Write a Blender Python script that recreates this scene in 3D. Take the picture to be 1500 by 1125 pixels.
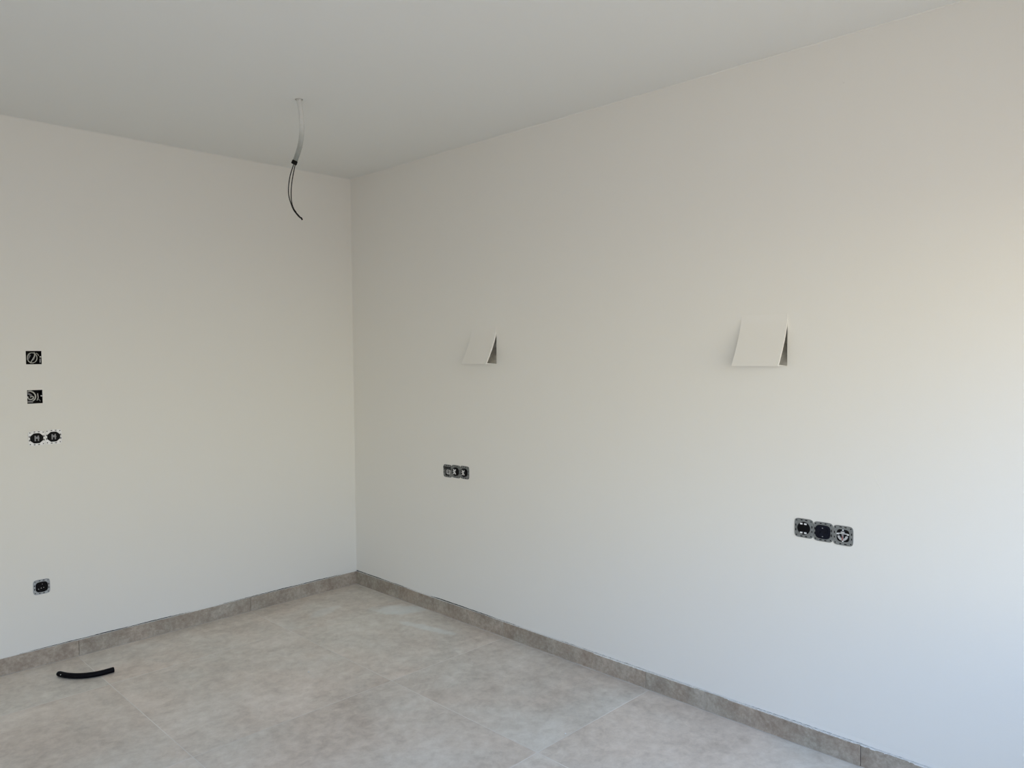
import bpy, bmesh, math, random
from mathutils import Vector, Matrix

for o in list(bpy.data.objects):
    bpy.data.objects.remove(o)
SC = bpy.context.scene
COL = SC.collection
PI = math.pi
R = random.Random(11)

# ------------------------------------------------------------------ camera
CAM = Vector((-2.7744, -4.1584, 1.4878))
FPX, YAW, PITCH, ROLL = 1113.78, 0.793732, -0.040669, -0.0071595
fw = Vector((math.cos(PITCH) * math.sin(YAW), math.cos(PITCH) * math.cos(YAW), math.sin(PITCH)))
rt = fw.cross(Vector((0, 0, 1))).normalized()
up = rt.cross(fw)
c_, s_ = math.cos(ROLL), math.sin(ROLL)
rt, up = c_ * rt + s_ * up, -s_ * rt + c_ * up
cd = bpy.data.cameras.new('camera')
cd.sensor_fit = 'HORIZONTAL'
cd.sensor_width = 36.0
cd.lens = FPX / 1500 * 36.0
cd.clip_start = 0.05
co = bpy.data.objects.new('camera', cd)
COL.objects.link(co)
co.matrix_world = Matrix(((rt.x, up.x, -fw.x, CAM.x), (rt.y, up.y, -fw.y, CAM.y), (rt.z, up.z, -fw.z, CAM.z), (0, 0, 0, 1)))
SC.camera = co

# ------------------------------------------------------------------ room size, daylight, exposure
H = 2.6                       # ceiling height
X0, Y0 = -4.2, -4.4           # far ends of the room (behind and left of the camera)
DX0, DX1, DZ1 = -3.6, -0.2, 2.0   # window in the rear wall, behind the camera
DZ0 = 0.7
WY0, WY1, WZ0, WZ1 = -4.0, -2.6, 0.0, 2.2   # unseen side-wall opening left of the camera, added to fit the daylight
SKY = (1.70, 2.85, 5.02)
HORIZON = (3.56, 3.40, 2.76)
GROUND = (1.88, 1.645, 1.39)
SKY_E0, SKY_E1 = 0.05, 0.45
GR_E0, GR_E1 = 0.02, -0.12
EXPOSURE = 0.0

SC.view_settings.view_transform = 'Standard'
SC.view_settings.look = 'None'
SC.view_settings.gamma = 1.0
SC.view_settings.use_curve_mapping = False
SC.view_settings.exposure = EXPOSURE

world = bpy.data.worlds.new('sky')
SC.world = world
world.use_nodes = True
nt = world.node_tree
nt.nodes.clear()
tc = nt.nodes.new('ShaderNodeTexCoord')
sx = nt.nodes.new('ShaderNodeSeparateXYZ')
nt.links.new(tc.outputs['Generated'], sx.inputs[0])
def wmap(a, b):
    m = nt.nodes.new('ShaderNodeMapRange')
    m.interpolation_type = 'SMOOTHSTEP'
    m.inputs['From Min'].default_value = a
    m.inputs['From Max'].default_value = b
    nt.links.new(sx.outputs['Z'], m.inputs['Value'])
    return m.outputs['Result']
def wmix(f, a, b):
    m = nt.nodes.new('ShaderNodeMix')
    m.data_type = 'RGBA'
    nt.links.new(f, m.inputs['Factor'])
    for k, v in ((6, a), (7, b)):
        if isinstance(v, tuple):
            m.inputs[k].default_value = v + (1,)
        else:
            nt.links.new(v, m.inputs[k])
    return m.outputs[2]
c = wmix(wmap(SKY_E0, SKY_E1), HORIZON, SKY)
gm = nt.nodes.new('ShaderNodeMapRange')
gm.interpolation_type = 'SMOOTHSTEP'
gm.inputs['From Min'].default_value = GR_E1
gm.inputs['From Max'].default_value = GR_E0
nt.links.new(sx.outputs['Z'], gm.inputs['Value'])
c = wmix(gm.outputs['Result'], GROUND, c)
bg = nt.nodes.new('ShaderNodeBackground')
wo = nt.nodes.new('ShaderNodeOutputWorld')
nt.links.new(c, bg.inputs[0])
nt.links.new(bg.outputs[0], wo.inputs[0])

for nm, loc, rot, w_, h_ in (('rear_daylight_portal', ((DX0 + DX1) / 2, Y0 - 0.1, (DZ0 + DZ1) / 2), (PI / 2, 0, 0), DX1 - DX0, DZ1 - DZ0),
                             ('side_daylight_portal', (X0 - 0.1, (WY0 + WY1) / 2, (WZ0 + WZ1) / 2), (PI / 2, 0, -PI / 2), WY1 - WY0, WZ1 - WZ0)):
    if w_ <= 0: continue
    pl = bpy.data.lights.new(nm, 'AREA')
    pl.shape = 'RECTANGLE'
    pl.size, pl.size_y = w_, h_
    pl.cycles.is_portal = True
    po = bpy.data.objects.new(nm, pl)
    COL.objects.link(po)
    po.location, po.rotation_euler = loc, rot      # face into the room

# ------------------------------------------------------------------ materials
def mat(name, col, rough=0.6, metal=0.0, spec=0.5, noise=None, bump=None):
    """noise=(scale, amount): brightness grain; bump=(scale, strength)"""
    m = bpy.data.materials.new(name)
    m.use_nodes = True
    t = m.node_tree
    b = t.nodes['Principled BSDF']
    b.inputs['Base Color'].default_value = (*col, 1)
    b.inputs['Roughness'].default_value = rough
    b.inputs['Metallic'].default_value = metal
    b.inputs['Specular IOR Level'].default_value = spec
    if noise or bump:
        g = t.nodes.new('ShaderNodeNewGeometry')
    if noise:
        n = t.nodes.new('ShaderNodeTexNoise')
        n.inputs['Scale'].default_value = noise[0]
        n.inputs['Detail'].default_value = 4
        t.links.new(g.outputs['Position'], n.inputs['Vector'])
        r = t.nodes.new('ShaderNodeValToRGB')
        a = noise[1]
        r.color_ramp.elements[0].position = 0.3
        r.color_ramp.elements[1].position = 0.7
        r.color_ramp.elements[0].color = (*[x * (1 - a) for x in col], 1)
        r.color_ramp.elements[1].color = (*[min(1, x * (1 + a)) for x in col], 1)
        t.links.new(n.outputs['Fac'], r.inputs[0])
        t.links.new(r.outputs[0], b.inputs['Base Color'])
    if bump:
        n = t.nodes.new('ShaderNodeTexNoise')
        n.inputs['Scale'].default_value = bump[0]
        n.inputs['Detail'].default_value = 3
        t.links.new(g.outputs['Position'], n.inputs['Vector'])
        bp = t.nodes.new('ShaderNodeBump')
        bp.inputs['Strength'].default_value = bump[1]
        bp.inputs['Distance'].default_value = 0.002
        t.links.new(n.outputs['Fac'], bp.inputs['Height'])
        t.links.new(bp.outputs[0], b.inputs['Normal'])
    return m

def stone(name, dark, mid, light, rough, scale, stain=False):
    """cloudy grey-beige concrete-look porcelain; each tile shifts its pattern with the object's random value"""
    m = bpy.data.materials.new(name)
    m.use_nodes = True
    t = m.node_tree
    N, L = t.nodes, t.links
    b = N['Principled BSDF']
    g = N.new('ShaderNodeNewGeometry')
    oi = N.new('ShaderNodeObjectInfo')
    ml = N.new('ShaderNodeMath'); ml.operation = 'MULTIPLY'; ml.inputs[1].default_value = 37.0
    L.new(oi.outputs['Random'], ml.inputs[0])
    ad = N.new('ShaderNodeVectorMath'); ad.operation = 'ADD'
    L.new(g.outputs['Position'], ad.inputs[0]); L.new(ml.outputs[0], ad.inputs[1])
    def noise(sc, det, dist=0.0, ro=0.6):
        n = N.new('ShaderNodeTexNoise')
        n.inputs['Scale'].default_value = sc
        n.inputs['Detail'].default_value = det
        n.inputs['Roughness'].default_value = ro
        n.inputs['Distortion'].default_value = dist
        L.new(ad.outputs[0], n.inputs['Vector'])
        return n.outputs['Fac']
    big, fine = noise(2.6 * scale, 7, 0.6, 0.62), noise(22 * scale, 6, 0.3, 0.7)
    mx = N.new('ShaderNodeMix'); mx.data_type = 'FLOAT'
    mx.inputs['Factor'].default_value = 0.48
    L.new(big, mx.inputs[2]); L.new(fine, mx.inputs[3])
    r = N.new('ShaderNodeValToRGB')
    e = r.color_ramp.elements
    e[0].position, e[0].color = 0.34, (*dark, 1)
    e[1].position, e[1].color = 0.66, (*light, 1)
    k = e.new(0.5); k.color = (*mid, 1)
    L.new(mx.outputs[0], r.inputs[0])
    out = r.outputs[0]
    # pale veins / scuffs
    v = noise(5.0 * scale, 8, 1.6, 0.7)
    vm = N.new('ShaderNodeMapRange')
    vm.inputs['From Min'].default_value = 0.60; vm.inputs['From Max'].default_value = 0.72
    vm.inputs['To Max'].default_value = 0.30
    L.new(v, vm.inputs['Value'])
    m2 = N.new('ShaderNodeMix'); m2.data_type = 'RGBA'
    L.new(vm.outputs[0], m2.inputs['Factor']); L.new(out, m2.inputs[6])
    m2.inputs[7].default_value = (*[min(1, x * 1.2) for x in light], 1)
    out = m2.outputs[2]
    if stain:
        # dried plaster dust wiped over the tiles by the right wall, with a ragged outline of its own
        for cx, cy, ang, sx_, sy_, amt in ((-0.13, -0.62, -0.75, 0.17, 0.085, 0.55), (-0.20, -0.98, -1.35, 0.20, 0.035, 0.40), (-0.44, -0.33, 0.3, 0.11, 0.05, 0.32)):
            mp = N.new('ShaderNodeMapping'); mp.vector_type = 'TEXTURE'
            mp.inputs['Location'].default_value = (cx, cy, 0)
            mp.inputs['Rotation'].default_value = (0, 0, ang)
            mp.inputs['Scale'].default_value = (sx_, sy_, 1)
            L.new(g.outputs['Position'], mp.inputs[0])
            ln = N.new('ShaderNodeVectorMath'); ln.operation = 'LENGTH'
            L.new(mp.outputs[0], ln.inputs[0])
            nn = N.new('ShaderNodeTexNoise'); nn.inputs['Scale'].default_value = 14; nn.inputs['Detail'].default_value = 6
            L.new(g.outputs['Position'], nn.inputs['Vector'])
            ma = N.new('ShaderNodeMath'); ma.operation = 'MULTIPLY_ADD'
            L.new(nn.outputs['Fac'], ma.inputs[0]); ma.inputs[1].default_value = 1.1; L.new(ln.outputs['Value'], ma.inputs[2])
            mr = N.new('ShaderNodeMapRange'); mr.interpolation_type = 'SMOOTHSTEP'
            mr.inputs['From Min'].default_value = 1.15; mr.inputs['From Max'].default_value = 1.75
            mr.inputs['To Min'].default_value = amt; mr.inputs['To Max'].default_value = 0
            L.new(ma.outputs[0], mr.inputs['Value'])
            m3 = N.new('ShaderNodeMix'); m3.data_type = 'RGBA'
            L.new(mr.outputs[0], m3.inputs['Factor']); L.new(out, m3.inputs[6])
            m3.inputs[7].default_value = (0.90, 0.92, 0.90, 1)
            out = m3.outputs[2]
    # slow drift between warm and cool grey
    dr = noise(1.3 * scale, 3, 0.4)
    dm = N.new('ShaderNodeMapRange'); dm.inputs['From Min'].default_value = 0.38; dm.inputs['From Max'].default_value = 0.62
    L.new(dr, dm.inputs['Value'])
    dc = N.new('ShaderNodeMix'); dc.data_type = 'RGBA'
    L.new(dm.outputs[0], dc.inputs['Factor']); dc.inputs[6].default_value = (1.0, 0.965, 0.93, 1); dc.inputs[7].default_value = (0.955, 0.985, 0.98, 1)
    dx = N.new('ShaderNodeMix'); dx.data_type = 'RGBA'; dx.blend_type = 'MULTIPLY'; dx.inputs['Factor'].default_value = 1.0
    L.new(out, dx.inputs[6]); L.new(dc.outputs[2], dx.inputs[7])
    out = dx.outputs[2]
    # slight per-tile tone
    hv = N.new('ShaderNodeHueSaturation')
    mr = N.new('ShaderNodeMapRange')
    mr.inputs['To Min'].default_value = 0.96; mr.inputs['To Max'].default_value = 1.05
    L.new(oi.outputs['Random'], mr.inputs['Value']); L.new(mr.outputs[0], hv.inputs['Value'])
    L.new(out, hv.inputs['Color']); L.new(hv.outputs[0], b.inputs['Base Color'])
    b.inputs['Roughness'].default_value = rough
    b.inputs['Specular IOR Level'].default_value = 0.45
    bp = N.new('ShaderNodeBump'); bp.inputs['Strength'].default_value = 0.12; bp.inputs['Distance'].default_value = 0.002
    L.new(fine, bp.inputs['Height']); L.new(bp.outputs[0], b.inputs['Normal'])
    return m

WALLC = (0.85, 0.8355, 0.786)
M_wall = mat('warm_white_wall_paint', WALLC, 0.75, 0, 0.3, bump=(260, 0.10))
M_ceil = mat('white_ceiling_paint', (0.85, 0.85, 0.81), 0.8, 0, 0.25, bump=(300, 0.08))
M_plaster = mat('white_plaster', (0.86, 0.845, 0.80), 0.7, 0, 0.3, bump=(220, 0.06))
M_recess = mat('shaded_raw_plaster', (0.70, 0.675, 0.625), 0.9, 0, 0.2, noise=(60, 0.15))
M_raw = mat('gap_shade_masonry', (0.06, 0.055, 0.05), 0.95, 0, 0.1, noise=(40, 0.3))  # near-black: shade of the gap above the baseboard put into the colour
M_caulk = mat('white_filler', (0.78, 0.77, 0.73), 0.85, 0, 0.2, noise=(120, 0.12))
M_grout = mat('pale_grout', (0.83, 0.79, 0.73), 0.9, 0, 0.2, noise=(2.6, 0.17))
M_foot = mat('foot_grout', (0.54, 0.495, 0.44), 0.9, 0, 0.2, noise=(8, 0.2))
M_tile = stone('concrete_look_floor_tile', (0.55, 0.48, 0.415), (0.74, 0.665, 0.585), (0.90, 0.83, 0.75), 0.42, 1.0, True)
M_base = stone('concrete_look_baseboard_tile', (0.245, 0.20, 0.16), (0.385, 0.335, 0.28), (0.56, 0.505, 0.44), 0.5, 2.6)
M_black = mat('black_plastic', (0.004, 0.004, 0.005), 0.5, 0, 0.12, noise=(200, 0.2))
M_navy = mat('dark_navy_plastic', (0.006, 0.007, 0.014), 0.45, 0, 0.15, noise=(200, 0.2))
M_hose = mat('black_hose_rubber', (0.003, 0.003, 0.005), 0.5, 0, 0.10, bump=(180, 0.1))
M_steel = mat('galvanised_steel', (0.215, 0.225, 0.22), 0.5, 0.25, 0.5, noise=(90, 0.14))
M_steelb = mat('bluish_galvanised_steel', (0.40, 0.42, 0.43), 0.5, 0.2, 0.5, noise=(90, 0.14))
M_steelw = mat('bright_zinc_steel', (0.93, 0.93, 0.92), 0.5, 0.0, 0.5, noise=(90, 0.1))
M_lgrey = mat('light_grey_plastic', (0.50, 0.50, 0.50), 0.5, 0, 0.4, noise=(150, 0.08))
M_mgrey = mat('mid_grey_plastic', (0.28, 0.28, 0.29), 0.5, 0, 0.4, noise=(150, 0.08))
M_white = mat('white_plastic', (0.80, 0.80, 0.79), 0.45, 0, 0.4, noise=(150, 0.03))
M_red = mat('dull_red_plastic', (0.28, 0.12, 0.11), 0.5, 0, 0.4, noise=(150, 0.1))
M_cable = mat('grey_cable_sheath', (0.55, 0.55, 0.51), 0.55, 0, 0.35, noise=(150, 0.08))
def conduit_mat():
    # thin greyish plastic: pale above, darker and greener towards its cut end
    m = mat('pale_conduit_plastic', (0.6, 0.6, 0.58), 0.45, 0, 0.4)
    t = m.node_tree
    g = t.nodes.new('ShaderNodeNewGeometry'); sp = t.nodes.new('ShaderNodeSeparateXYZ')
    n = t.nodes.new('ShaderNodeTexNoise'); n.inputs['Scale'].default_value = 60
    ma = t.nodes.new('ShaderNodeMath'); ma.operation = 'MULTIPLY_ADD'; ma.inputs[1].default_value = 0.05
    r = t.nodes.new('ShaderNodeValToRGB')
    mr = t.nodes.new('ShaderNodeMapRange'); mr.inputs['From Min'].default_value = 2.345; mr.inputs['From Max'].default_value = 2.52
    t.links.new(g.outputs['Position'], sp.inputs[0]); t.links.new(g.outputs['Position'], n.inputs['Vector'])
    t.links.new(n.outputs['Fac'], ma.inputs[0]); t.links.new(sp.outputs['Z'], ma.inputs[2])
    t.links.new(ma.outputs[0], mr.inputs['Value']); t.links.new(mr.outputs[0], r.inputs[0])
    r.color_ramp.elements[0].color = (0.30, 0.33, 0.31, 1); r.color_ramp.elements[1].color = (0.74, 0.74, 0.71, 1)
    k = r.color_ramp.elements.new(0.55); k.color = (0.52, 0.53, 0.50, 1)
    t.links.new(r.outputs[0], t.nodes['Principled BSDF'].inputs['Base Color'])
    return m
M_pale = conduit_mat()
M_wire = mat('black_wire_insulation', (0.012, 0.011, 0.010), 0.5, 0, 0.4, noise=(150, 0.2))
M_tape = mat('black_tape', (0.005, 0.005, 0.005), 0.5, 0, 0.15, noise=(150, 0.2))
M_alu = mat('dark_aluminium_frame', (0.08, 0.08, 0.085), 0.4, 0.5, 0.5, noise=(60, 0.1))

# ------------------------------------------------------------------ mesh helpers
def link(name, bm, m, parent=None, smooth=False, loc=None):
    me = bpy.data.meshes.new(name)
    bmesh.ops.recalc_face_normals(bm, faces=bm.faces)
    bm.to_mesh(me); bm.free()
    me.materials.append(m)
    if smooth:
        for p in me.polygons:
            p.use_smooth = True
        if hasattr(me, 'set_sharp_from_angle'):
            me.set_sharp_from_angle(angle=0.7)
    o = bpy.data.objects.new(name, me)
    COL.objects.link(o)
    if parent: o.parent = parent
    if loc: o.location = loc
    return o

def box(bm, x0, x1, y0, y1, z0, z1, bevel=0.0):
    r = bmesh.ops.create_cube(bm, size=1.0)
    for v in r['verts']:
        v.co = Vector((x0 + (v.co.x + .5) * (x1 - x0), y0 + (v.co.y + .5) * (y1 - y0), z0 + (v.co.z + .5) * (z1 - z0)))
    if bevel:
        es = {e for v in r['verts'] for e in v.link_edges}
        bmesh.ops.bevel(bm, geom=list(es), offset=bevel, segments=2, affect='EDGES', profile=0.6)

def spline(pts, n):
    """Catmull-Rom through pts"""
    P = [Vector(p) for p in pts]
    P = [2 * P[0] - P[1]] + P + [2 * P[-1] - P[-2]]
    out = []
    segs = len(P) - 3
    for i in range(n + 1):
        t = i / n * segs
        k = min(int(t), segs - 1); t -= k
        a, b, c, d = P[k:k + 4]
        out.append(0.5 * ((2 * b) + (c - a) * t + (2 * a - 5 * b + 4 * c - d) * t * t + (3 * b - a - 3 * c + d) * t ** 3))
    return out

def tube(bm, path, rad, sides=12, inner=None, caps=True):
    """rad: number or function of index; inner: radius of a hollow bore"""
    rf = rad if callable(rad) else (lambda i: rad)
    prev = None
    rings, irings = [], []
    for i, p in enumerate(path):
        d = (path[min(i + 1, len(path) - 1)] - path[max(i - 1, 0)]).normalized()
        if prev is None:
            a = Vector((0, 0, 1)) if abs(d.z) < 0.9 else Vector((1, 0, 0))
            n = (a - d * a.dot(d)).normalized()
        else:
            n = (prev - d * prev.dot(d)).normalized()
        prev = n
        b = d.cross(n)
        def ring(r):
            return [bm.verts.new(p + r * (math.cos(2 * PI * k / sides) * n + math.sin(2 * PI * k / sides) * b)) for k in range(sides)]
        rings.append(ring(rf(i)))
        if inner: irings.append(ring(inner))
    for S in ([rings, irings] if inner else [rings]):
        for a, b in zip(S, S[1:]):
            for k in range(sides):
                bm.faces.new((a[k], a[(k + 1) % sides], b[(k + 1) % sides], b[k]))
    if inner:
        for e in (0, -1):
            for k in range(sides):
                bm.faces.new((rings[e][k], rings[e][(k + 1) % sides], irings[e][(k + 1) % sides], irings[e][k]))
    elif caps:
        bm.faces.new(rings[0]); bm.faces.new(rings[-1])

def prism(bm, poly, y0, y1):
    """outline in local x,z extruded from y0 to y1"""
    a = [bm.verts.new((x, y0, z)) for x, z in poly]
    b = [bm.verts.new((x, y1, z)) for x, z in poly]
    bm.faces.new(a); bm.faces.new(b)
    n = len(poly)
    for k in range(n):
        bm.faces.new((a[k], a[(k + 1) % n], b[(k + 1) % n], b[k]))

def ringprism(bm, outer, inner, y0, y1):
    n = len(outer)
    A, B = [], []
    for y in (y0, y1):
        A.append([bm.verts.new((x, y, z)) for x, z in outer])
        B.append([bm.verts.new((x, y, z)) for x, z in inner])
    for k in range(n):
        j = (k + 1) % n
        for S in (0, 1):
            bm.faces.new((A[S][k], A[S][j], B[S][j], B[S][k]))
        bm.faces.new((A[0][k], A[0][j], A[1][j], A[1][k]))
        bm.faces.new((B[0][k], B[0][j], B[1][j], B[1][k]))

def circ(r, n=32, cx=0, cz=0):
    return [(cx + r * math.cos(2 * PI * k / n), cz + r * math.sin(2 * PI * k / n)) for k in range(n)]

def rsquare(hx, hz, p, n=64):
    """superellipse outline sampled by angle"""
    out = []
    for k in range(n):
        a = 2 * PI * k / n
        c, s = math.cos(a), math.sin(a)
        r = (abs(c / hx) ** p + abs(s / hz) ** p) ** (-1 / p)
        out.append((r * c, r * s))
    return out

def struct(o):
    o['kind'] = 'structure'
    return o

def thing(name, label, cat, loc, rz=0, group=None):
    o = bpy.data.objects.new(name, None)
    o.empty_display_size = 0.05
    COL.objects.link(o)
    o.location = loc; o.rotation_euler = (0, 0, rz)
    o['label'] = label; o['category'] = cat
    if group: o['group'] = group
    return o

def slab(us, vs, holes, roundhole, to3, d):
    """wall or ceiling face cut into cells with real openings, then given thickness along d"""
    bm = bmesh.new()
    us, vs = sorted(set(us)), sorted(set(vs))
    cache = {}
    def V(u, v):
        k = (round(u, 5), round(v, 5))
        if k not in cache: cache[k] = bm.verts.new(to3(u, v))
        return cache[k]
    for i in range(len(us) - 1):
        for j in range(len(vs) - 1):
            u, v = (us[i] + us[i + 1]) / 2, (vs[j] + vs[j + 1]) / 2
            if any(a < u < b and c < v < e for a, b, c, e in holes): continue
            q = [(us[i], vs[j]), (us[i + 1], vs[j]), (us[i + 1], vs[j + 1]), (us[i], vs[j + 1])]
            if roundhole and us[i] < roundhole[0] < us[i + 1] and vs[j] < roundhole[1] < vs[j + 1]:
                cx, cy, r = roundhole
                n = 6
                rim = [V(cx + r * math.cos(PI * 1.25 + 2 * PI * k / (4 * n)), cy + r * math.sin(PI * 1.25 + 2 * PI * k / (4 * n))) for k in range(4 * n)]
                for s in range(4):
                    a, b = V(*q[s]), V(*q[(s + 1) % 4])
                    arc = [rim[(s * n + k) % (4 * n)] for k in range(n + 1)]
                    bm.faces.new([a, b] + arc[::-1])
                continue
            bm.faces.new([V(*p) for p in q])
    r = bmesh.ops.extrude_face_region(bm, geom=list(bm.faces))
    for e in r['geom']:
        if isinstance(e, bmesh.types.BMVert): e.co += Vector(d)
    return bm

# ------------------------------------------------------------------ setting: walls, ceiling
BH, BT, GAP, SLOT = 0.0785, 0.010, 0.0008, 0.0072   # baseboard height, thickness, stand-off; unplastered strip above it
SW, SZ0, SZ1, SZM = 0.187, 1.432, 1.628, 1.588      # wall light: width, bottom, top, top of its recess
SCY = (-1.2245, -2.7935)                            # centres of the two wall lights on the right wall
holes_r = [(cy - SW / 2, cy + SW / 2, SZ0, SZM) for cy in SCY]
us = [Y0 - 0.2, 0.2] + [v for h in holes_r for v in h[:2]]
vs = [BH + SLOT, H] + [v for h in holes_r for v in h[2:]]
wall_right = struct(link('wall_right', slab(us, vs, holes_r, None, lambda u, v: (0, u, v), (0.2, 0, 0)), M_wall))

BOXES = [(-1.7885, 1.4825, 0.0650, 0.0635), (-1.7890, 1.2960, 0.0635, 0.0640)]   # x, z, width, height
holes_l = [(x - w / 2, x + w / 2, z - h / 2, z + h / 2) for x, z, w, h in BOXES]
us = [X0 - 0.2, 0.0] + [v for h in holes_l for v in h[:2]]
vs = [BH + SLOT, H] + [v for h in holes_l for v in h[2:]]
wall_left = struct(link('wall_left', slab(us, vs, holes_l, None, lambda u, v: (u, 0, v), (0, 0.2, 0)), M_wall))

bm = slab([X0 - 0.2, DX0, DX1, 0.0], [-0.05, DZ0, DZ1, H], [(DX0, DX1, DZ0, DZ1)], None, lambda u, v: (u, Y0, v), (0, -0.2, 0))
struct(link('wall_rear', bm, M_wall))
bm = slab([Y0, WY0, WY1, 0.0], [-0.05, WZ0, WZ1, H], [(WY0, WY1, WZ0, WZ1)], None, lambda u, v: (X0, u, v), (-0.2, 0, 0))
struct(link('wall_side', bm, M_wall))

CX, CY = -1.019, -1.140            # where the conduit leaves the ceiling
bm = slab([X0 - 0.2, CX - 0.06, CX + 0.06, 0.2], [Y0 - 0.2, CY - 0.06, CY + 0.06, 0.2], [], (CX, CY, 0.0165), lambda u, v: (u, v, H), (0, 0, 0.10))
box(bm, X0 - 0.2, 0.2, Y0 - 0.2, 0.2, H + 0.10, H + 0.25)
struct(link('ceiling', bm, M_ceil))

# frame of the window behind the camera
df = struct(bpy.data.objects.new('window_1', None)); COL.objects.link(df); df.location = ((DX0 + DX1) / 2, Y0 - 0.1, 0)
hw = (DX1 - DX0) / 2
for nm, a in (('jamb', (-hw, -hw + 0.05, -0.05, 0.05, DZ0, DZ1)), ('jamb', (hw - 0.05, hw, -0.05, 0.05, DZ0, DZ1)), ('head', (-hw + 0.05, hw - 0.05, -0.05, 0.05, DZ1 - 0.05, DZ1))):
    bm = bmesh.new(); box(bm, *a, bevel=0.004); link(nm, bm, M_alu, df)

# fine filler bead where walls meet the ceiling
for nm, pts in (('trim_1', ((X0, -0.0005, H - 0.0005), (-0.004, -0.0005, H - 0.0005))), ('trim_2', ((-0.0005, Y0, H - 0.0005), (-0.0005, -0.004, H - 0.0005)))):
    bm = bmesh.new()
    a, b = Vector(pts[0]), Vector(pts[1])
    tube(bm, [a.lerp(b, k / 60) + Vector((R.uniform(-.0006, .0006), R.uniform(-.0006, .0006), R.uniform(-.0006, 0))) for k in range(61)], 0.0032, 8)
    struct(link(nm, bm, M_wall, smooth=True))

# ------------------------------------------------------------------ floor: grout bed + large square tiles
bm = bmesh.new(); box(bm, X0 - 0.2, 0.2, Y0 - 0.2, 0.2, -0.06, -0.0004)
floor = struct(link('floor', bm, M_grout))
GX, GY, PX, PY = -0.737, -0.473, 0.906, 0.900     # joint lines
J = 0.0016                                        # half joint
def joints(a, p, lo, hi):
    k = a
    while k - p > lo: k -= p
    out = [lo]
    while k < hi:
        if k > lo: out.append(k)
        k += p
    return out + [hi]
xs, ys = joints(GX, PX, X0, -0.0125), joints(GY, PY, Y0, -0.0125)
for i in range(len(xs) - 1):
    for j in range(len(ys) - 1):
        bm = bmesh.new()
        w, d = xs[i + 1] - xs[i] - 2 * J, ys[j + 1] - ys[j] - 2 * J
        box(bm, -w / 2, w / 2, -d / 2, d / 2, -0.0085, 0.0, 0.0004)
        link('floor_tile', bm, M_tile, floor, loc=((xs[i] + xs[i + 1]) / 2, (ys[j] + ys[j + 1]) / 2, R.uniform(-0.0002, 0.0001)))

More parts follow.
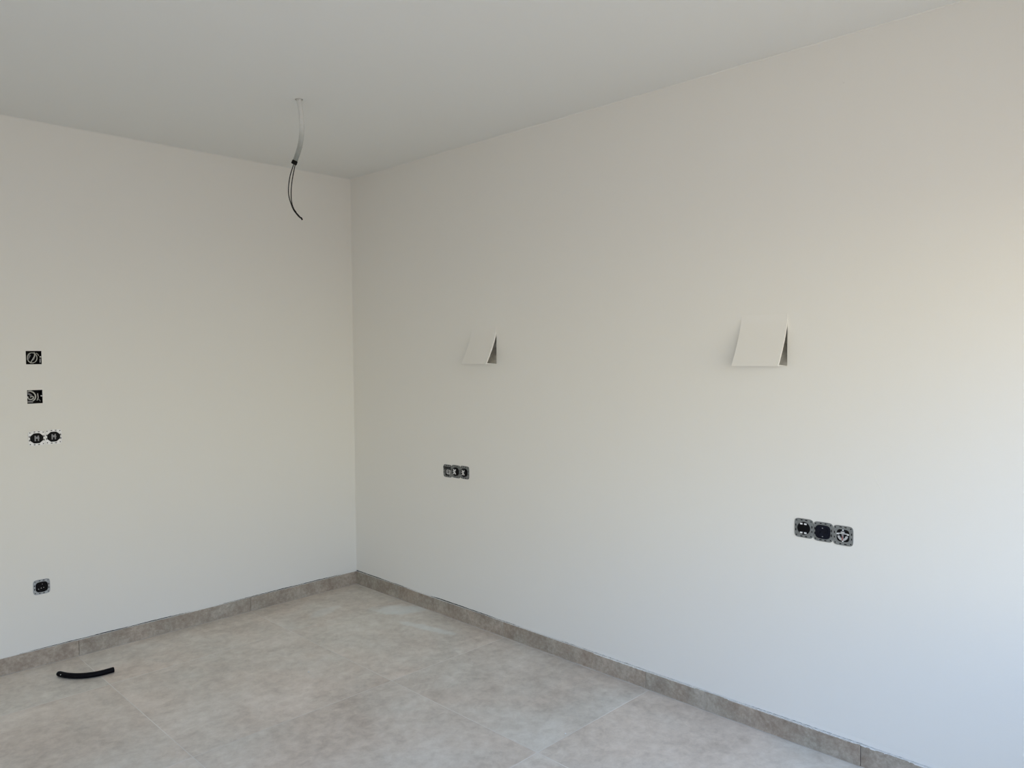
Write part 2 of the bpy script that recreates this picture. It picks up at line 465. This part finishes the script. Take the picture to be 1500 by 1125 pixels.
# ------------------------------------------------------------------ baseboards: cut tile strips standing 3 mm off the plaster
def baseboard(side, cuts, to3):
    root = struct(bpy.data.objects.new('baseboard_' + side, None)); COL.objects.link(root)
    for a, b in zip(cuts, cuts[1:]):
        bm = bmesh.new()
        dz, dt = R.uniform(-0.0006, 0.0006), R.uniform(-0.0004, 0.0004)
        lo, hi = min(a, b) + 0.0009, max(a, b) - 0.0009
        if to3 == 'x':
            box(bm, lo, hi, -GAP - BT + dt, -GAP + dt, 0.0008, BH + dz, 0.0006)
        else:
            box(bm, -GAP - BT + dt, -GAP + dt, lo, hi, 0.0008, BH + dz, 0.0006)
        cxy = Vector(((lo + hi) / 2, 0, 0)) if to3 == 'x' else Vector((0, (lo + hi) / 2, 0))
        bmesh.ops.translate(bm, verts=bm.verts, vec=-cxy)
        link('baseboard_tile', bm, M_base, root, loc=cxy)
    L = abs(cuts[-1] - cuts[0]); n = int(L / 0.008)
    rr = random.Random(5 if to3 == 'x' else 9)
    ph = [rr.uniform(0, 6.28) for _ in range(6)]
    def wob(s_, f):
        return sum(math.sin(s_ * f * k + ph[k]) / k for k in (1, 2, 3, 5)) / 2.0
    def P3(s_, d, z): return (s_, -d, z) if to3 == 'x' else (-d, s_, z)
    # white filler smeared along the tile's top edge
    bm = bmesh.new(); prev = None
    for k in range(n + 1):
        s_ = cuts[0] + (cuts[-1] - cuts[0]) * k / n
        wide = (0.42 + 0.45 * min(1, max(0, (abs(s_) - 1.5) / 0.6))) if to3 == 'y' else 0.40
        cover = min(0.98, max(0.06, wide + 0.30 * wob(s_, 9) + rr.uniform(-.1, .1)))
        front, top = GAP + BT * cover, BH + 0.0008 + 0.0008 * rr.random()
        lip = BH - 0.0004 - (0.0022 * rr.random() if cover > 0.72 else 0.0)
        if cover > 0.72: front = GAP + BT + 0.0007
        row = [bm.verts.new(P3(s_, d, z)) for d, z in ((front, lip), (front * 0.9, top), (-0.001, top), (-0.001, BH - 0.004))]
        if prev:
            for q in range(3): bm.faces.new((prev[q], prev[q + 1], row[q + 1], row[q]))
        prev = row
    link('filler_bead', bm, M_caulk, root, smooth=True)
    # ragged lower edge of the wall plaster, hanging into the unplastered strip
    bm = bmesh.new(); prev = None
    for k in range(n + 1):
        s_ = cuts[0] + (cuts[-1] - cuts[0]) * k / n
        near = 1.0 if to3 == 'x' else 1.25 - 0.75 * min(1, max(0, (abs(s_) - 0.9) / 1.0))
        opening = SLOT * min(1.0, max(0.0, near * (0.50 + 0.55 * wob(s_, 6.5)) + rr.uniform(-.12, .12)))
        if to3 == 'y': opening = max(opening, SLOT * 0.26)
        z = BH + max(opening, 0.0002)
        row = [bm.verts.new(P3(s_, d, q)) for d, q in ((0.0002, BH + SLOT + 0.012), (0.0008, BH + SLOT + 0.004), (0.0009, z), (-0.004, z + 0.0004))]
        if prev:
            for q in range(3): bm.faces.new((prev[q], prev[q + 1], row[q + 1], row[q]))
        prev = row
    link('plaster_edge', bm, M_wall, wall_left if to3 == 'x' else wall_right, smooth=True)
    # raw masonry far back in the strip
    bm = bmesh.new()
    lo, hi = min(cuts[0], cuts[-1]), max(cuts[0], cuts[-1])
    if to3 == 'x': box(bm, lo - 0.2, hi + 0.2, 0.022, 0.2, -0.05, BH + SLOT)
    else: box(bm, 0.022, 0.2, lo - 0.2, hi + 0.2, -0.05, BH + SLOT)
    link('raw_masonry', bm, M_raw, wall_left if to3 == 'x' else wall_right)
    # grout line at the foot
    bm = bmesh.new()
    a, b = cuts[0], cuts[-1]
    def P(s, d, z): return (s, -d, z) if to3 == 'x' else (-d, s, z)
    v = [bm.verts.new(P(*t)) for t in ((a, GAP + BT - 0.001, 0.0002), (b, GAP + BT - 0.001, 0.0002), (b, GAP + BT + 0.0022, 0.0003), (a, GAP + BT + 0.0022, 0.0003), (a, GAP + BT - 0.001, 0.0026), (b, GAP + BT - 0.001, 0.0026))]
    for f in ((0, 1, 2, 3), (3, 2, 5, 4), (0, 4, 5, 1)): bm.faces.new([v[k] for k in f])
    link('grout_line', bm, M_foot, root)
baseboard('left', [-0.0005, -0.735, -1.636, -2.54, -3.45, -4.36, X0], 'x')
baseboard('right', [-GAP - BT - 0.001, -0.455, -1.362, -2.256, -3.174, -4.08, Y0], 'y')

# little flaws in the plaster of the right and left walls
def flaw(name, m, parent, pts, rad):
    bm = bmesh.new(); tube(bm, spline(pts, 10), lambda i: rad * (0.35 + math.sin(PI * i / 10) * 0.65), 6)
    link(name, bm, m, parent, smooth=True)
flaw('plaster_ridge', M_plaster, wall_right, [(0.0005, -3.206, 1.075), (0.0005, -3.208, 1.045), (0.0003, -3.222, 1.015), (0.0004, -3.236, 0.985), (0.0006, -3.238, 0.955)], 0.0012)
flaw('plaster_nick', M_recess, wall_right, [(0.0002, -3.082, 2.4345), (0.0, -3.086, 2.435), (0.0002, -3.09, 2.4345)], 0.0008)
flaw('plaster_nick', M_recess, wall_left, [(-0.035, 0.0002, 2.190), (-0.035, 0.0, 2.196), (-0.0345, 0.0002, 2.203)], 0.0008)

# ------------------------------------------------------------------ plaster wall lights: the wall seems to peel outward like a page
def wall_light(cy, label):
    t = thing('wall_light', label, 'wall light', (0, cy, SZ0), -PI / 2, 'plaster wall lights on the right wall')
    # local: x along the wall to the right, -y into the room, z up
    h, w, D, th = SZ1 - SZ0, SW / 2, 0.080, 0.0080
    prof = []
    n = 22
    for k in range(n + 1):
        q = 1 - k / n                       # 0 at top, 1 at bottom
        prof.append((D * max(q, 0) ** 1.45, h * (1 - q)))
    bm = bmesh.new()
    rows = []
    for k, (d, z) in enumerate(prof):
        thk = th
        nx = prof[max(k - 1, 0)]; ny = prof[min(k + 1, n)]
        tx, tz = ny[0] - nx[0], ny[1] - nx[1]
        l = math.hypot(tx, tz); ox, oz = -tz / l, tx / l        # inward normal (toward wall)
        din, zin = d + ox * thk, z + oz * thk
        if k == 0: zin = z
        if din < -0.0004 or k == 0: din, zin = -0.0004, z
        zin = max(zin, 0.0)
        rows.append([bm.verts.new(p) for p in ((-w, -d - 0.0003, z), (w, -d - 0.0003, z), (w, -din, zin), (-w, -din, zin))])
    for a, b in zip(rows, rows[1:]):
        for q in range(4):
            bm.faces.new((a[q], a[(q + 1) % 4], b[(q + 1) % 4], b[q]))
    bm.faces.new(rows[0]); bm.faces.new(rows[-1])
    link('curved_shade', bm, M_plaster, t, smooth=True)
    # recess behind the page: open to the room, with a sill that slopes up to the back
    bm = bmesh.new()
    hz = SZM - SZ0; dp = 0.055; e = 0.0002
    v = {}
    for sx_ in (-1, 1):
        for nm, y, z in (('fb', 0.0, 0.0), ('mb', dp, 0.085), ('bt', dp, hz - 0.012), ('ft', 0.0, hz)):
            v[nm, sx_] = bm.verts.new((sx_ * (w - e), y, z + (e if nm == 'fb' else 0) - (e if nm == 'ft' else 0)))
    for a, b in (('fb', 'mb'), ('mb', 'bt'), ('bt', 'ft')):
        bm.faces.new((v[a, -1], v[a, 1], v[b, 1], v[b, -1]))
    for s in (-1, 1):
        bm.faces.new([v[k, s] for k in ('fb', 'mb', 'bt', 'ft')])
    link('recess_box', bm, M_recess, t)
    # lamp holder hidden deep in the recess
    bm = bmesh.new(); box(bm, -0.018, 0.018, dp - 0.022, dp - 0.002, 0.095, 0.125, 0.002)
    link('lamp_holder', bm, M_white, t)
    return t
wall_light(SCY[0], 'white plaster wall light peeling from the right wall, nearer the room corner')
wall_light(SCY[1], 'white plaster wall light peeling from the right wall, above the mechanism with white clips')

# ------------------------------------------------------------------ electrical mechanisms still without their covers
def part(t, nm, m, fn, smooth=False):
    bm = bmesh.new(); fn(bm); return link(nm, bm, m, t, smooth)

def plate(t, m, hole, holes_seed, half=0.0357, lift=0.0):
    outer = rsquare(half, half, 6.2)
    def f(bm):
        ringprism(bm, outer, hole, -0.0022 - lift, -0.0001 - lift)
    part(t, 'mounting_plate', m, f)
    rr = random.Random(holes_seed)
    def g(bm):      # screw holes in the corners and slots at the sides: black slips, the openings' shade as colour
        for sx_ in (-1, 1):
            for sz in (-1, 1):
                prism(bm, circ(0.0024, 10, sx_ * 0.0275, sz * 0.0275), -0.00235 - lift, -0.0015 - lift)
        for k in range(4):
            a = k * PI / 2
            for off in (-0.009, 0.0085):
                L = 0.0025 + 0.0012 * rr.random()
                x, z = 0.0305, off
                cx, cz = x * math.cos(a) - z * math.sin(a), x * math.sin(a) + z * math.cos(a)
                hx, hz = (0.0013, L) if k % 2 == 0 else (L, 0.0013)
                box(bm, cx - hx * 1.3, cx + hx * 1.3, -0.00235 - lift, -0.0015 - lift, cz - hz * 1.3, cz + hz * 1.3)
    part(t, 'plate_hole_shade', M_black, g)

def lugs(t, m):
    """bent fixing claws at left and right of the insert"""
    for s in (-1, 1):
        part(t, 'fixing_claw', m, lambda bm: box(bm, s * 0.0265 - 0.0016, s * 0.0265 + 0.0016, -0.0042, -0.0020, -0.006, 0.004, 0.0004))

def arc_band(r0, r1, a0, a1, n=16):
    return [(r1 * math.cos(a0 + (a1 - a0) * k / n), r1 * math.sin(a0 + (a1 - a0) * k / n)) for k in range(n + 1)] + \
           [(r0 * math.cos(a1 + (a0 - a1) * k / n), r0 * math.sin(a1 + (a0 - a1) * k / n)) for k in range(n + 1)]

WALLROT = {'right': -PI / 2, 'left': 0.0}
def mech(side, s, z, kind, label, group, m, name):
    loc = (0, s, z) if side == 'right' else (s, 0, z)
    t = thing(name, label, 'socket', loc, WALLROT[side], group)
    if kind == 'clips':                                     # black insert with four white clips
        h = circ(0.0238, 64)
        plate(t, m, h, 1)
        part(t, 'insert', M_black, lambda bm: prism(bm, circ(0.0236, 40), -0.0050, -0.0001))
        for sx_ in (-0.0082, 0.0072):
            for sz in (-0.0168, 0.0168):
                part(t, 'white_clip', M_white, lambda bm: box(bm, sx_ - 0.0048, sx_ + 0.0048, -0.0062, -0.0048, sz - 0.0030, sz + 0.0030, 0.0006))
        part(t, 'rocker_base', M_black, lambda bm: box(bm, -0.0125, 0.0125, -0.0075, -0.0045, -0.0125, 0.0125, 0.0012))
        lugs(t, m)
    elif kind == 'navy':                                    # dark closed socket block
        h = rsquare(0.0240, 0.0240, 3.2)
        plate(t, m, h, 2)
        part(t, 'insert', M_navy, lambda bm: prism(bm, rsquare(0.0275, 0.0250, 3.6, 40), -0.0060, -0.0001))
        part(t, 'face', M_navy, lambda bm: (ringprism(bm, circ(0.0215, 40), circ(0.0190, 40), -0.0082, -0.0058), prism(bm, circ(0.0190, 40), -0.0064, -0.0058)))
        for x in (-0.0095, 0.0095):
            part(t, 'pin_hole', M_black, lambda bm: ringprism(bm, circ(0.0032, 16, x), circ(0.0022, 16, x), -0.0072, -0.0062))
        part(t, 'earth_spring', M_mgrey, lambda bm: box(bm, -0.002, 0.002, -0.0086, -0.0062, 0.0135, 0.0165, 0.0004))
        part(t, 'earth_spring', M_mgrey, lambda bm: box(bm, -0.002, 0.002, -0.0086, -0.0062, -0.0175, -0.0150, 0.0004))
        lugs(t, m)
    elif kind == 'data':                                    # open data outlet with grey carrier
        h = rsquare(0.0225, 0.0225, 4.0)
        plate(t, m, h, 3)
        part(t, 'back_tray', M_black, lambda bm: prism(bm, rsquare(0.0224, 0.0224, 4.0, 40), -0.0010, -0.0001))
        part(t, 'carrier_ring', M_lgrey, lambda bm: prism(bm, arc_band(0.0105, 0.0178, PI * 1.02, PI * 2.0), -0.0070, -0.0009))
        part(t, 'carrier_bridge', M_lgrey, lambda bm: (box(bm, -0.0160, 0.0165, -0.0062, -0.0009, 0.0060, 0.0098, 0.0006), box(bm, -0.0065, 0.0060, -0.0078, -0.0009, 0.0090, 0.0152, 0.0006)))
        part(t, 'side_block', M_white, lambda bm: box(bm, -0.0218, -0.0125, -0.0055, -0.0009, 0.0030, 0.0078, 0.0006))
        part(t, 'side_block', M_white, lambda bm: box(bm, 0.0150, 0.0212, -0.0055, -0.0009, 0.0035, 0.0082, 0.0006))
        part(t, 'centre_post', M_mgrey, lambda bm: box(bm, -0.0028, 0.0028, -0.0072, -0.0009, -0.0125, 0.0070, 0.0006))
        part(t, 'red_tab', M_red, lambda bm: box(bm, -0.0022, 0.0026, -0.0086, -0.0070, -0.0160, -0.0020, 0.0005))
        part(t, 'foot_clip', M_white, lambda bm: box(bm, -0.0022, 0.0022, -0.0052, -0.0009, -0.0218, -0.0182, 0.0005))
        part(t, 'foot_clip', M_white, lambda bm: box(bm, -0.0022, 0.0024, -0.0052, -0.0009, 0.0182, 0.0220, 0.0005))
    elif kind == 'cross':                                   # black insert with white crossed lever
        h = circ(0.0243, 64)
        plate(t, m, h, 4)
        part(t, 'insert', M_black, lambda bm: prism(bm, circ(0.0236, 40), -0.0095, -0.0001))
        for a, L in ((0.95, 0.0158), (2.15, 0.0158)):
            c, s2 = math.cos(a), math.sin(a); w = 0.0028
            poly = [(L * c - w * s2 - 0.003, L * s2 + w * c), (-L * c - w * s2 - 0.003, -L * s2 + w * c), (-L * c + w * s2 - 0.003, -L * s2 - w * c), (L * c + w * s2 - 0.003, L * s2 - w * c)]
            part(t, 'white_lever', M_white, lambda bm: prism(bm, poly, -0.0112 - 0.001 * (a > 1), -0.0094))
        part(t, 'side_tab', M_white, lambda bm: box(bm, -0.0160, -0.0095, -0.0112, -0.0094, -0.0024, 0.0024, 0.0005))
        part(t, 'hub', M_lgrey, lambda bm: prism(bm, circ(0.0038, 16, -0.003), -0.0130, -0.0094))
        lugs(t, m)
    elif kind == 'module':                                  # open data outlet with a square jack and dark bars above
        h = rsquare(0.0290, 0.0270, 6.0)
        plate(t, m, h, 5)
        part(t, 'back_tray', M_steel, lambda bm: prism(bm, rsquare(0.0289, 0.0269, 6.0, 40), -0.0010, -0.0001))
        for z_, hz, x0 in ((0.0195, 0.0030, -0.0352), (0.0115, 0.0024, -0.024)):
            part(t, 'dark_bar', M_black, lambda bm: box(bm, x0, 0.0270, -0.0042, -0.0009, z_ - hz, z_ + hz, 0.0004))
        part(t, 'jack_frame', M_lgrey, lambda bm: ringprism(bm, [(x + 0.010, z_ - 0.004) for x, z_ in rsquare(0.0150, 0.0130, 6.0, 32)], [(x + 0.010, z_ - 0.004) for x, z_ in rsquare(0.0105, 0.0085, 6.0, 32)], -0.0068, -0.0009))
        part(t, 'jack_opening', M_black, lambda bm: prism(bm, [(x + 0.010, z_ - 0.004) for x, z_ in rsquare(0.0106, 0.0086, 6.0, 32)], -0.0022, -0.0009))
        part(t, 'bracket', M_black, lambda bm: (box(bm, -0.0155, -0.0095, -0.0050, -0.0009, -0.0240, 0.0080, 0.0005), box(bm, -0.0155, 0.0120, -0.0050, -0.0009, -0.0255, -0.0205, 0.0005)))
        part(t, 'contact_cross', M_lgrey, lambda bm: (box(bm, 0.0091, 0.0109, -0.0048, -0.0020, -0.012, 0.004), box(bm, 0.0005, 0.0195, -0.0048, -0.0020, -0.0047, -0.0033)))
    elif kind == 'fork':                                    # bright plate, octagonal black insert, grey H-shaped bracket
        oc = [(0.0290 * math.cos(PI / 8 + k * PI / 4) * 1.04, 0.0262 * math.sin(PI / 8 + k * PI / 4)) for k in range(8)]
        ring = []
        for k in range(8):
            a, b = oc[k], oc[(k + 1) % 8]
            for q in range(8): ring.append((a[0] + (b[0] - a[0]) * q / 8, a[1] + (b[1] - a[1]) * q / 8))
        # start the ring at angle 0 so that it pairs with the outer outline
        ring = ring[-4:] + ring[:-4]
        plate(t, m, ring, 6, 0.0352, 0.0018)
        part(t, 'support_ring', M_mgrey, lambda bm: ringprism(bm, circ(0.0335, 32), circ(0.0300, 32), -0.0019, -0.0001))
        part(t, 'insert', M_black, lambda bm: prism(bm, [(x * 0.995, z_ * 0.995) for x, z_ in oc], -0.0048, -0.0001))
        part(t, 'grey_bracket', M_mgrey, lambda bm: (box(bm, -0.0092, -0.0040, -0.0070, -0.0046, -0.0130, 0.0125, 0.0005), box(bm, 0.0040, 0.0092, -0.0070, -0.0046, -0.0130, 0.0125, 0.0005), box(bm, -0.0045, 0.0110, -0.0066, -0.0046, -0.0025, 0.0030, 0.0005)))
        for s2 in (-1, 1):
            part(t, 'bracket_arm', M_mgrey, lambda bm: prism(bm, [(s2 * 0.0042, 0.0090), (s2 * 0.0042, 0.0040), (0, 0.0015), (0, 0.0062)], -0.0066, -0.0046))
        part(t, 'top_tongue', m, lambda bm: prism(bm, arc_band(0.0272, 0.0300, PI * 0.36, PI * 0.62, 8), -0.0056, -0.0036))
        part(t, 'bottom_tongue', m, lambda bm: prism(bm, arc_band(0.0272, 0.0300, PI * 1.40, PI * 1.66, 8), -0.0056, -0.0036))
        lugs(t, m)
    elif kind == 'dots':                                    # single black insert with three pale contacts
        h = rsquare(0.0262, 0.0245, 3.4)
        plate(t, m, h, 7)
        part(t, 'insert', M_black, lambda bm: prism(bm, rsquare(0.0260, 0.0243, 3.4, 40), -0.0052, -0.0001))
        part(t, 'socket_well', M_black, lambda bm: ringprism(bm, circ(0.0205, 32), circ(0.0180, 32), -0.0075, -0.0050))
        for x, z_, r in ((-0.0150, -0.0085, 0.0024), (-0.0030, -0.0050, 0.0018), (0.0075, -0.0040, 0.0015), (0.0020, 0.0135, 0.0013)):
            part(t, 'contact', M_lgrey, lambda bm: prism(bm, circ(r, 12, x, z_), -0.0066, -0.0050))
        lugs(t, m)
    return t

G1 = 'triple set of uncovered mechanisms near the corner'
mech('right', -0.9195, 0.829, 'module', 'uncovered grey data outlet, left of the triple set nearest the room corner', G1, M_steel, 'data_outlet')
mech('right', -0.9910, 0.8325, 'cross', 'black uncovered switch with white crossed lever, middle of the triple nearest the corner', G1, M_steel, 'switch_mechanism')
mech('right', -1.0625, 0.8345, 'cross', 'black uncovered switch with white crossed lever, right end of the triple nearest the corner', G1, M_steel, 'switch_mechanism')
G2 = 'triple set of uncovered mechanisms on the right'
mech('right', -2.9570, 0.8255, 'clips', 'uncovered black mechanism with four white clips, left of the right-hand triple set', G2, M_steel, 'switch_mechanism')
mech('right', -3.0290, 0.8230, 'navy', 'uncovered plain dark navy socket, middle of the right-hand triple set', G2, M_steel, 'wall_socket')
mech('right', -3.1010, 0.8210, 'data', 'uncovered data outlet with pale grey carrier, right end of the right-hand triple set', G2, M_steel, 'data_outlet')
G3 = 'pair of uncovered mechanisms with bright plates'
mech('left', -1.7880, 1.0975, 'fork', 'bright metal plate with black insert and grey bracket, left of the pair', G3, M_steelw, 'switch_mechanism')
mech('left', -1.7165, 1.0995, 'fork', 'bright metal plate with black insert and grey bracket, right of the pair', G3, M_steelw, 'switch_mechanism')
mech('left', -1.7870, 0.3800, 'dots', 'single uncovered socket with black insert low on the left wall', None, M_steelb, 'wall_socket')

# ------------------------------------------------------------------ open wall boxes with coiled cable
def wall_box(i, label):
    x, z, w, h = BOXES[i]
    t = thing('wall_box', label, 'wall box', (x, 0, z), 0, 'open wall boxes with loose cable')
    bm = bmesh.new()
    a, b, d, e = w / 2 - 0.0002, h / 2 - 0.0002, 0.05, 0.0
    f = [bm.verts.new(p) for p in ((-a, e, -b), (a, e, -b), (a, e, b), (-a, e, b))]
    k = [bm.verts.new(p) for p in ((-a, d, -b), (a, d, -b), (a, d, b), (-a, d, b))]
    bm.faces.new(k)
    for q in range(4): bm.faces.new((f[q], f[(q + 1) % 4], k[(q + 1) % 4], k[q]))
    link('box_shell', bm, M_black, t)
    return t, a, b
def cable(t, nm, pts, r, n=48, m=None):
    bm = bmesh.new(); tube(bm, spline(pts, n), r, 8); return link(nm, bm, m or M_cable, t, True)
t, a, b = wall_box(0, 'square open wall box with an oval cable loop, topmost on the left wall')
lp = []
for k in range(15):
    q = PI * 0.62 + 2 * PI * k / 13
    lp.append((-0.0035 + 0.0205 * math.cos(q), 0.010 + 0.0006 * k, -0.001 + 0.0240 * math.sin(q)))
cable(t, 'cable_loop', lp, 0.0021)
cable(t, 'cable_strand', [(-0.012, 0.012, -0.026), (-0.004, 0.008, -0.010), (0.003, 0.006, 0.004), (0.006, 0.006, 0.016), (0.004, 0.010, 0.025)], 0.0022)
cable(t, 'cable_stub', [(-0.019, 0.030, -0.010), (-0.014, 0.026, 0.004), (-0.009, 0.028, 0.012)], 0.0045, 16, M_mgrey)
cable(t, 'cable_stub', [(0.004, 0.030, -0.012), (0.008, 0.026, -0.002), (0.010, 0.024, 0.006)], 0.0032, 16, M_mgrey)
cable(t, 'side_wire', [(0.014, 0.018, 0.021), (0.021, 0.012, 0.015), (0.0245, 0.016, 0.009)], 0.0018, 16)
part(t, 'screw_lug', M_white, lambda bm: box(bm, a - 0.0065, a - 0.0004, 0.002, 0.010, 0.0005, 0.0060, 0.0008))
part(t, 'metal_strip', M_lgrey, lambda bm: box(bm, a - 0.0060, a - 0.0030, 0.004, 0.012, -0.0245, -0.0050, 0.0006))

t, a, b = wall_box(1, 'square open wall box with a cable coil at its left, below another open box')
lp = [(-0.0285, 0.012, 0.0245), (-0.016, 0.008, 0.0270), (-0.002, 0.007, 0.0180), (0.0045, 0.008, 0.0035), (0.0025, 0.010, -0.0105), (-0.006, 0.012, -0.0200)]
cable(t, 'cable_loop', lp, 0.0030)
cable(t, 'cable_loop', [(-0.0290, 0.014, -0.0020), (-0.022, 0.010, -0.0105), (-0.012, 0.009, -0.0120), (-0.004, 0.010, -0.0060), (-0.006, 0.014, 0.0010), (-0.016, 0.018, -0.0015)], 0.0028)
cable(t, 'cable_loop', [(-0.0295, 0.020, 0.0170), (-0.019, 0.018, 0.0130), (-0.011, 0.019, 0.0060), (-0.010, 0.022, 0.0000)], 0.0048, 24, M_mgrey)
cable(t, 'cable_strand', [(0.0145, 0.012, 0.0150), (0.0150, 0.010, 0.0040), (0.0155, 0.010, -0.0060), (0.0120, 0.014, -0.0180)], 0.0022, 20)
cable(t, 'cable_strand', [(0.0150, 0.014, -0.0110), (0.0210, 0.012, -0.0160), (0.0260, 0.014, -0.0230)], 0.0018, 16, M_mgrey)
part(t, 'grey_block', M_mgrey, lambda bm: box(bm, -a + 0.002, -0.004, 0.016, 0.026, -b + 0.003, -b + 0.013, 0.0015))
part(t, 'screw_lug', M_white, lambda bm: box(bm, a - 0.0060, a - 0.0004, 0.002, 0.010, 0.0005, 0.0055, 0.0008))
part(t, 'screw_lug', M_white, lambda bm: box(bm, -a + 0.0004, -a + 0.0055, 0.002, 0.010, -0.0030, 0.0020, 0.0008))

# ------------------------------------------------------------------ conduit with two wires hanging from the ceiling
t = thing('ceiling_conduit', 'grey corrugated conduit with two black wires hanging from the ceiling', 'conduit', (CX, CY, H))
side = Vector((0.701, -0.713, 0))          # along the picture, to the right
def hang(u, z, v=0.0): return tuple(side * u + Vector((0.713, 0.701, 0)) * v + Vector((0, 0, z)))
path = spline([hang(-0.003, 0.06), hang(0.000, 0.0), hang(0.0055, -0.035), hang(0.0095, -0.075), hang(0.0105, -0.120), hang(0.0070, -0.165), hang(-0.0010, -0.205), hang(-0.0135, -0.243), hang(-0.0265, -0.275)], 300)
bm = bmesh.new()
tube(bm, path, lambda i: 0.0104 + 0.0010 * math.sin(i * 0.5 * PI), 16, inner=0.0082)
link('conduit_pipe', bm, M_pale, t, True)
bm = bmesh.new()
e1, e0 = path[-1], path[-14]
dr = (e1 - e0).normalized()
tube(bm, [e1 - dr * 0.012, e1 - dr * 0.008, e1 + dr * 0.003, e1 + dr * 0.004], lambda i: (0.0116, 0.0124, 0.0124, 0.0110)[i], 16, inner=0.0080)
link('tape_collar', bm, M_tape, t, True)
bm = bmesh.new(); tube(bm, spline([path[-30], tuple(e1), hang(-0.0440, -0.325), hang(-0.0520, -0.370), hang(-0.0530, -0.410), hang(-0.0440, -0.448), hang(-0.0310, -0.480), hang(-0.0080, -0.5090), hang(0.0035, -0.5140)], 60), 0.0022, 8)
link('wire', bm, M_wire, t, True)
bm = bmesh.new(); tube(bm, spline([path[-30], tuple(e1 + side * 0.006), hang(-0.0330, -0.325, .003), hang(-0.0405, -0.370, .003), hang(-0.0430, -0.410, .003), hang(-0.0400, -0.448, .002), hang(-0.0285, -0.479, .002), hang(-0.0120, -0.500, .001), hang(0.0015, -0.5150, .001)], 60), 0.0022, 8)
link('wire', bm, M_wire, t, True)
bm = bmesh.new(); tube(bm, spline([hang(-0.0325, -0.474, -.002), hang(-0.0265, -0.4825, -.002), hang(-0.0205, -0.490, -.002)], 8), lambda i: 0.0026 + 0.001 * math.sin(PI * i / 8), 8)
link('insulating_sleeve', bm, M_tape, t, True)
bm = bmesh.new(); tube(bm, spline([hang(-0.0010, -0.510), hang(0.0025, -0.516), hang(0.0050, -0.521)], 6), lambda i: 0.0030 + 0.0006 * math.sin(PI * i / 6), 8)
link('wire_end', bm, M_tape, t, True)

# ------------------------------------------------------------------ cut piece of black hose on the floor
HR = 0.0125
t = thing('hose_piece', 'short curved piece of black hose lying on the floor tiles by the left wall', 'hose', (-1.675, -0.27, 0))
pts = [(-1.7800, -0.2050), (-1.7560, -0.2600), (-1.7220, -0.3030), (-1.6820, -0.3310), (-1.6380, -0.3450), (-1.5850, -0.3460)]
path = spline([(x + 1.675, y + 0.27, HR + 0.0002) for x, y in pts], 60)
bm = bmesh.new()
tube(bm, path, lambda i: HR * (0.80 if i == 0 else 0.94 if i == 1 else 1.0), 20, inner=0.0085)
link('hose_wall', bm, M_hose, t, True)
k = path[5]
bm = bmesh.new()
bmesh.ops.create_icosphere(bm, subdivisions=2, radius=0.0034, matrix=Matrix.Translation(k + Vector((-0.006, -0.0095, 0.0035))))
bmesh.ops.scale(bm, vec=(1.2, 1, 0.9), verts=bm.verts, space=Matrix.Translation(-(k + Vector((-0.006, -0.0095, 0.0035)))))
link('white_fleck', bm, M_white, t, True)

# ------------------------------------------------------------------ crumbs of plaster dropped on the floor
def crumb(x, y, r, label):
    bm = bmesh.new()
    bmesh.ops.create_icosphere(bm, subdivisions=2, radius=r)
    for v in bm.verts:
        v.co *= R.uniform(0.75, 1.1); v.co.z *= 0.7
    lo = min(v.co.z for v in bm.verts)
    bmesh.ops.translate(bm, verts=bm.verts, vec=(0, 0, -lo))
    o = link('plaster_crumb', bm, M_caulk, None, loc=(x, y, 0.0))
    o['label'] = label; o['category'] = 'crumb'; o['group'] = 'plaster crumbs on the floor'
crumb(-0.561, -2.2605, 0.0036, 'tiny white plaster crumb on the floor joint nearest the right wall and camera')
crumb(-0.951, -1.015, 0.0040, 'tiny white plaster crumb in the middle of the floor, away from the walls')
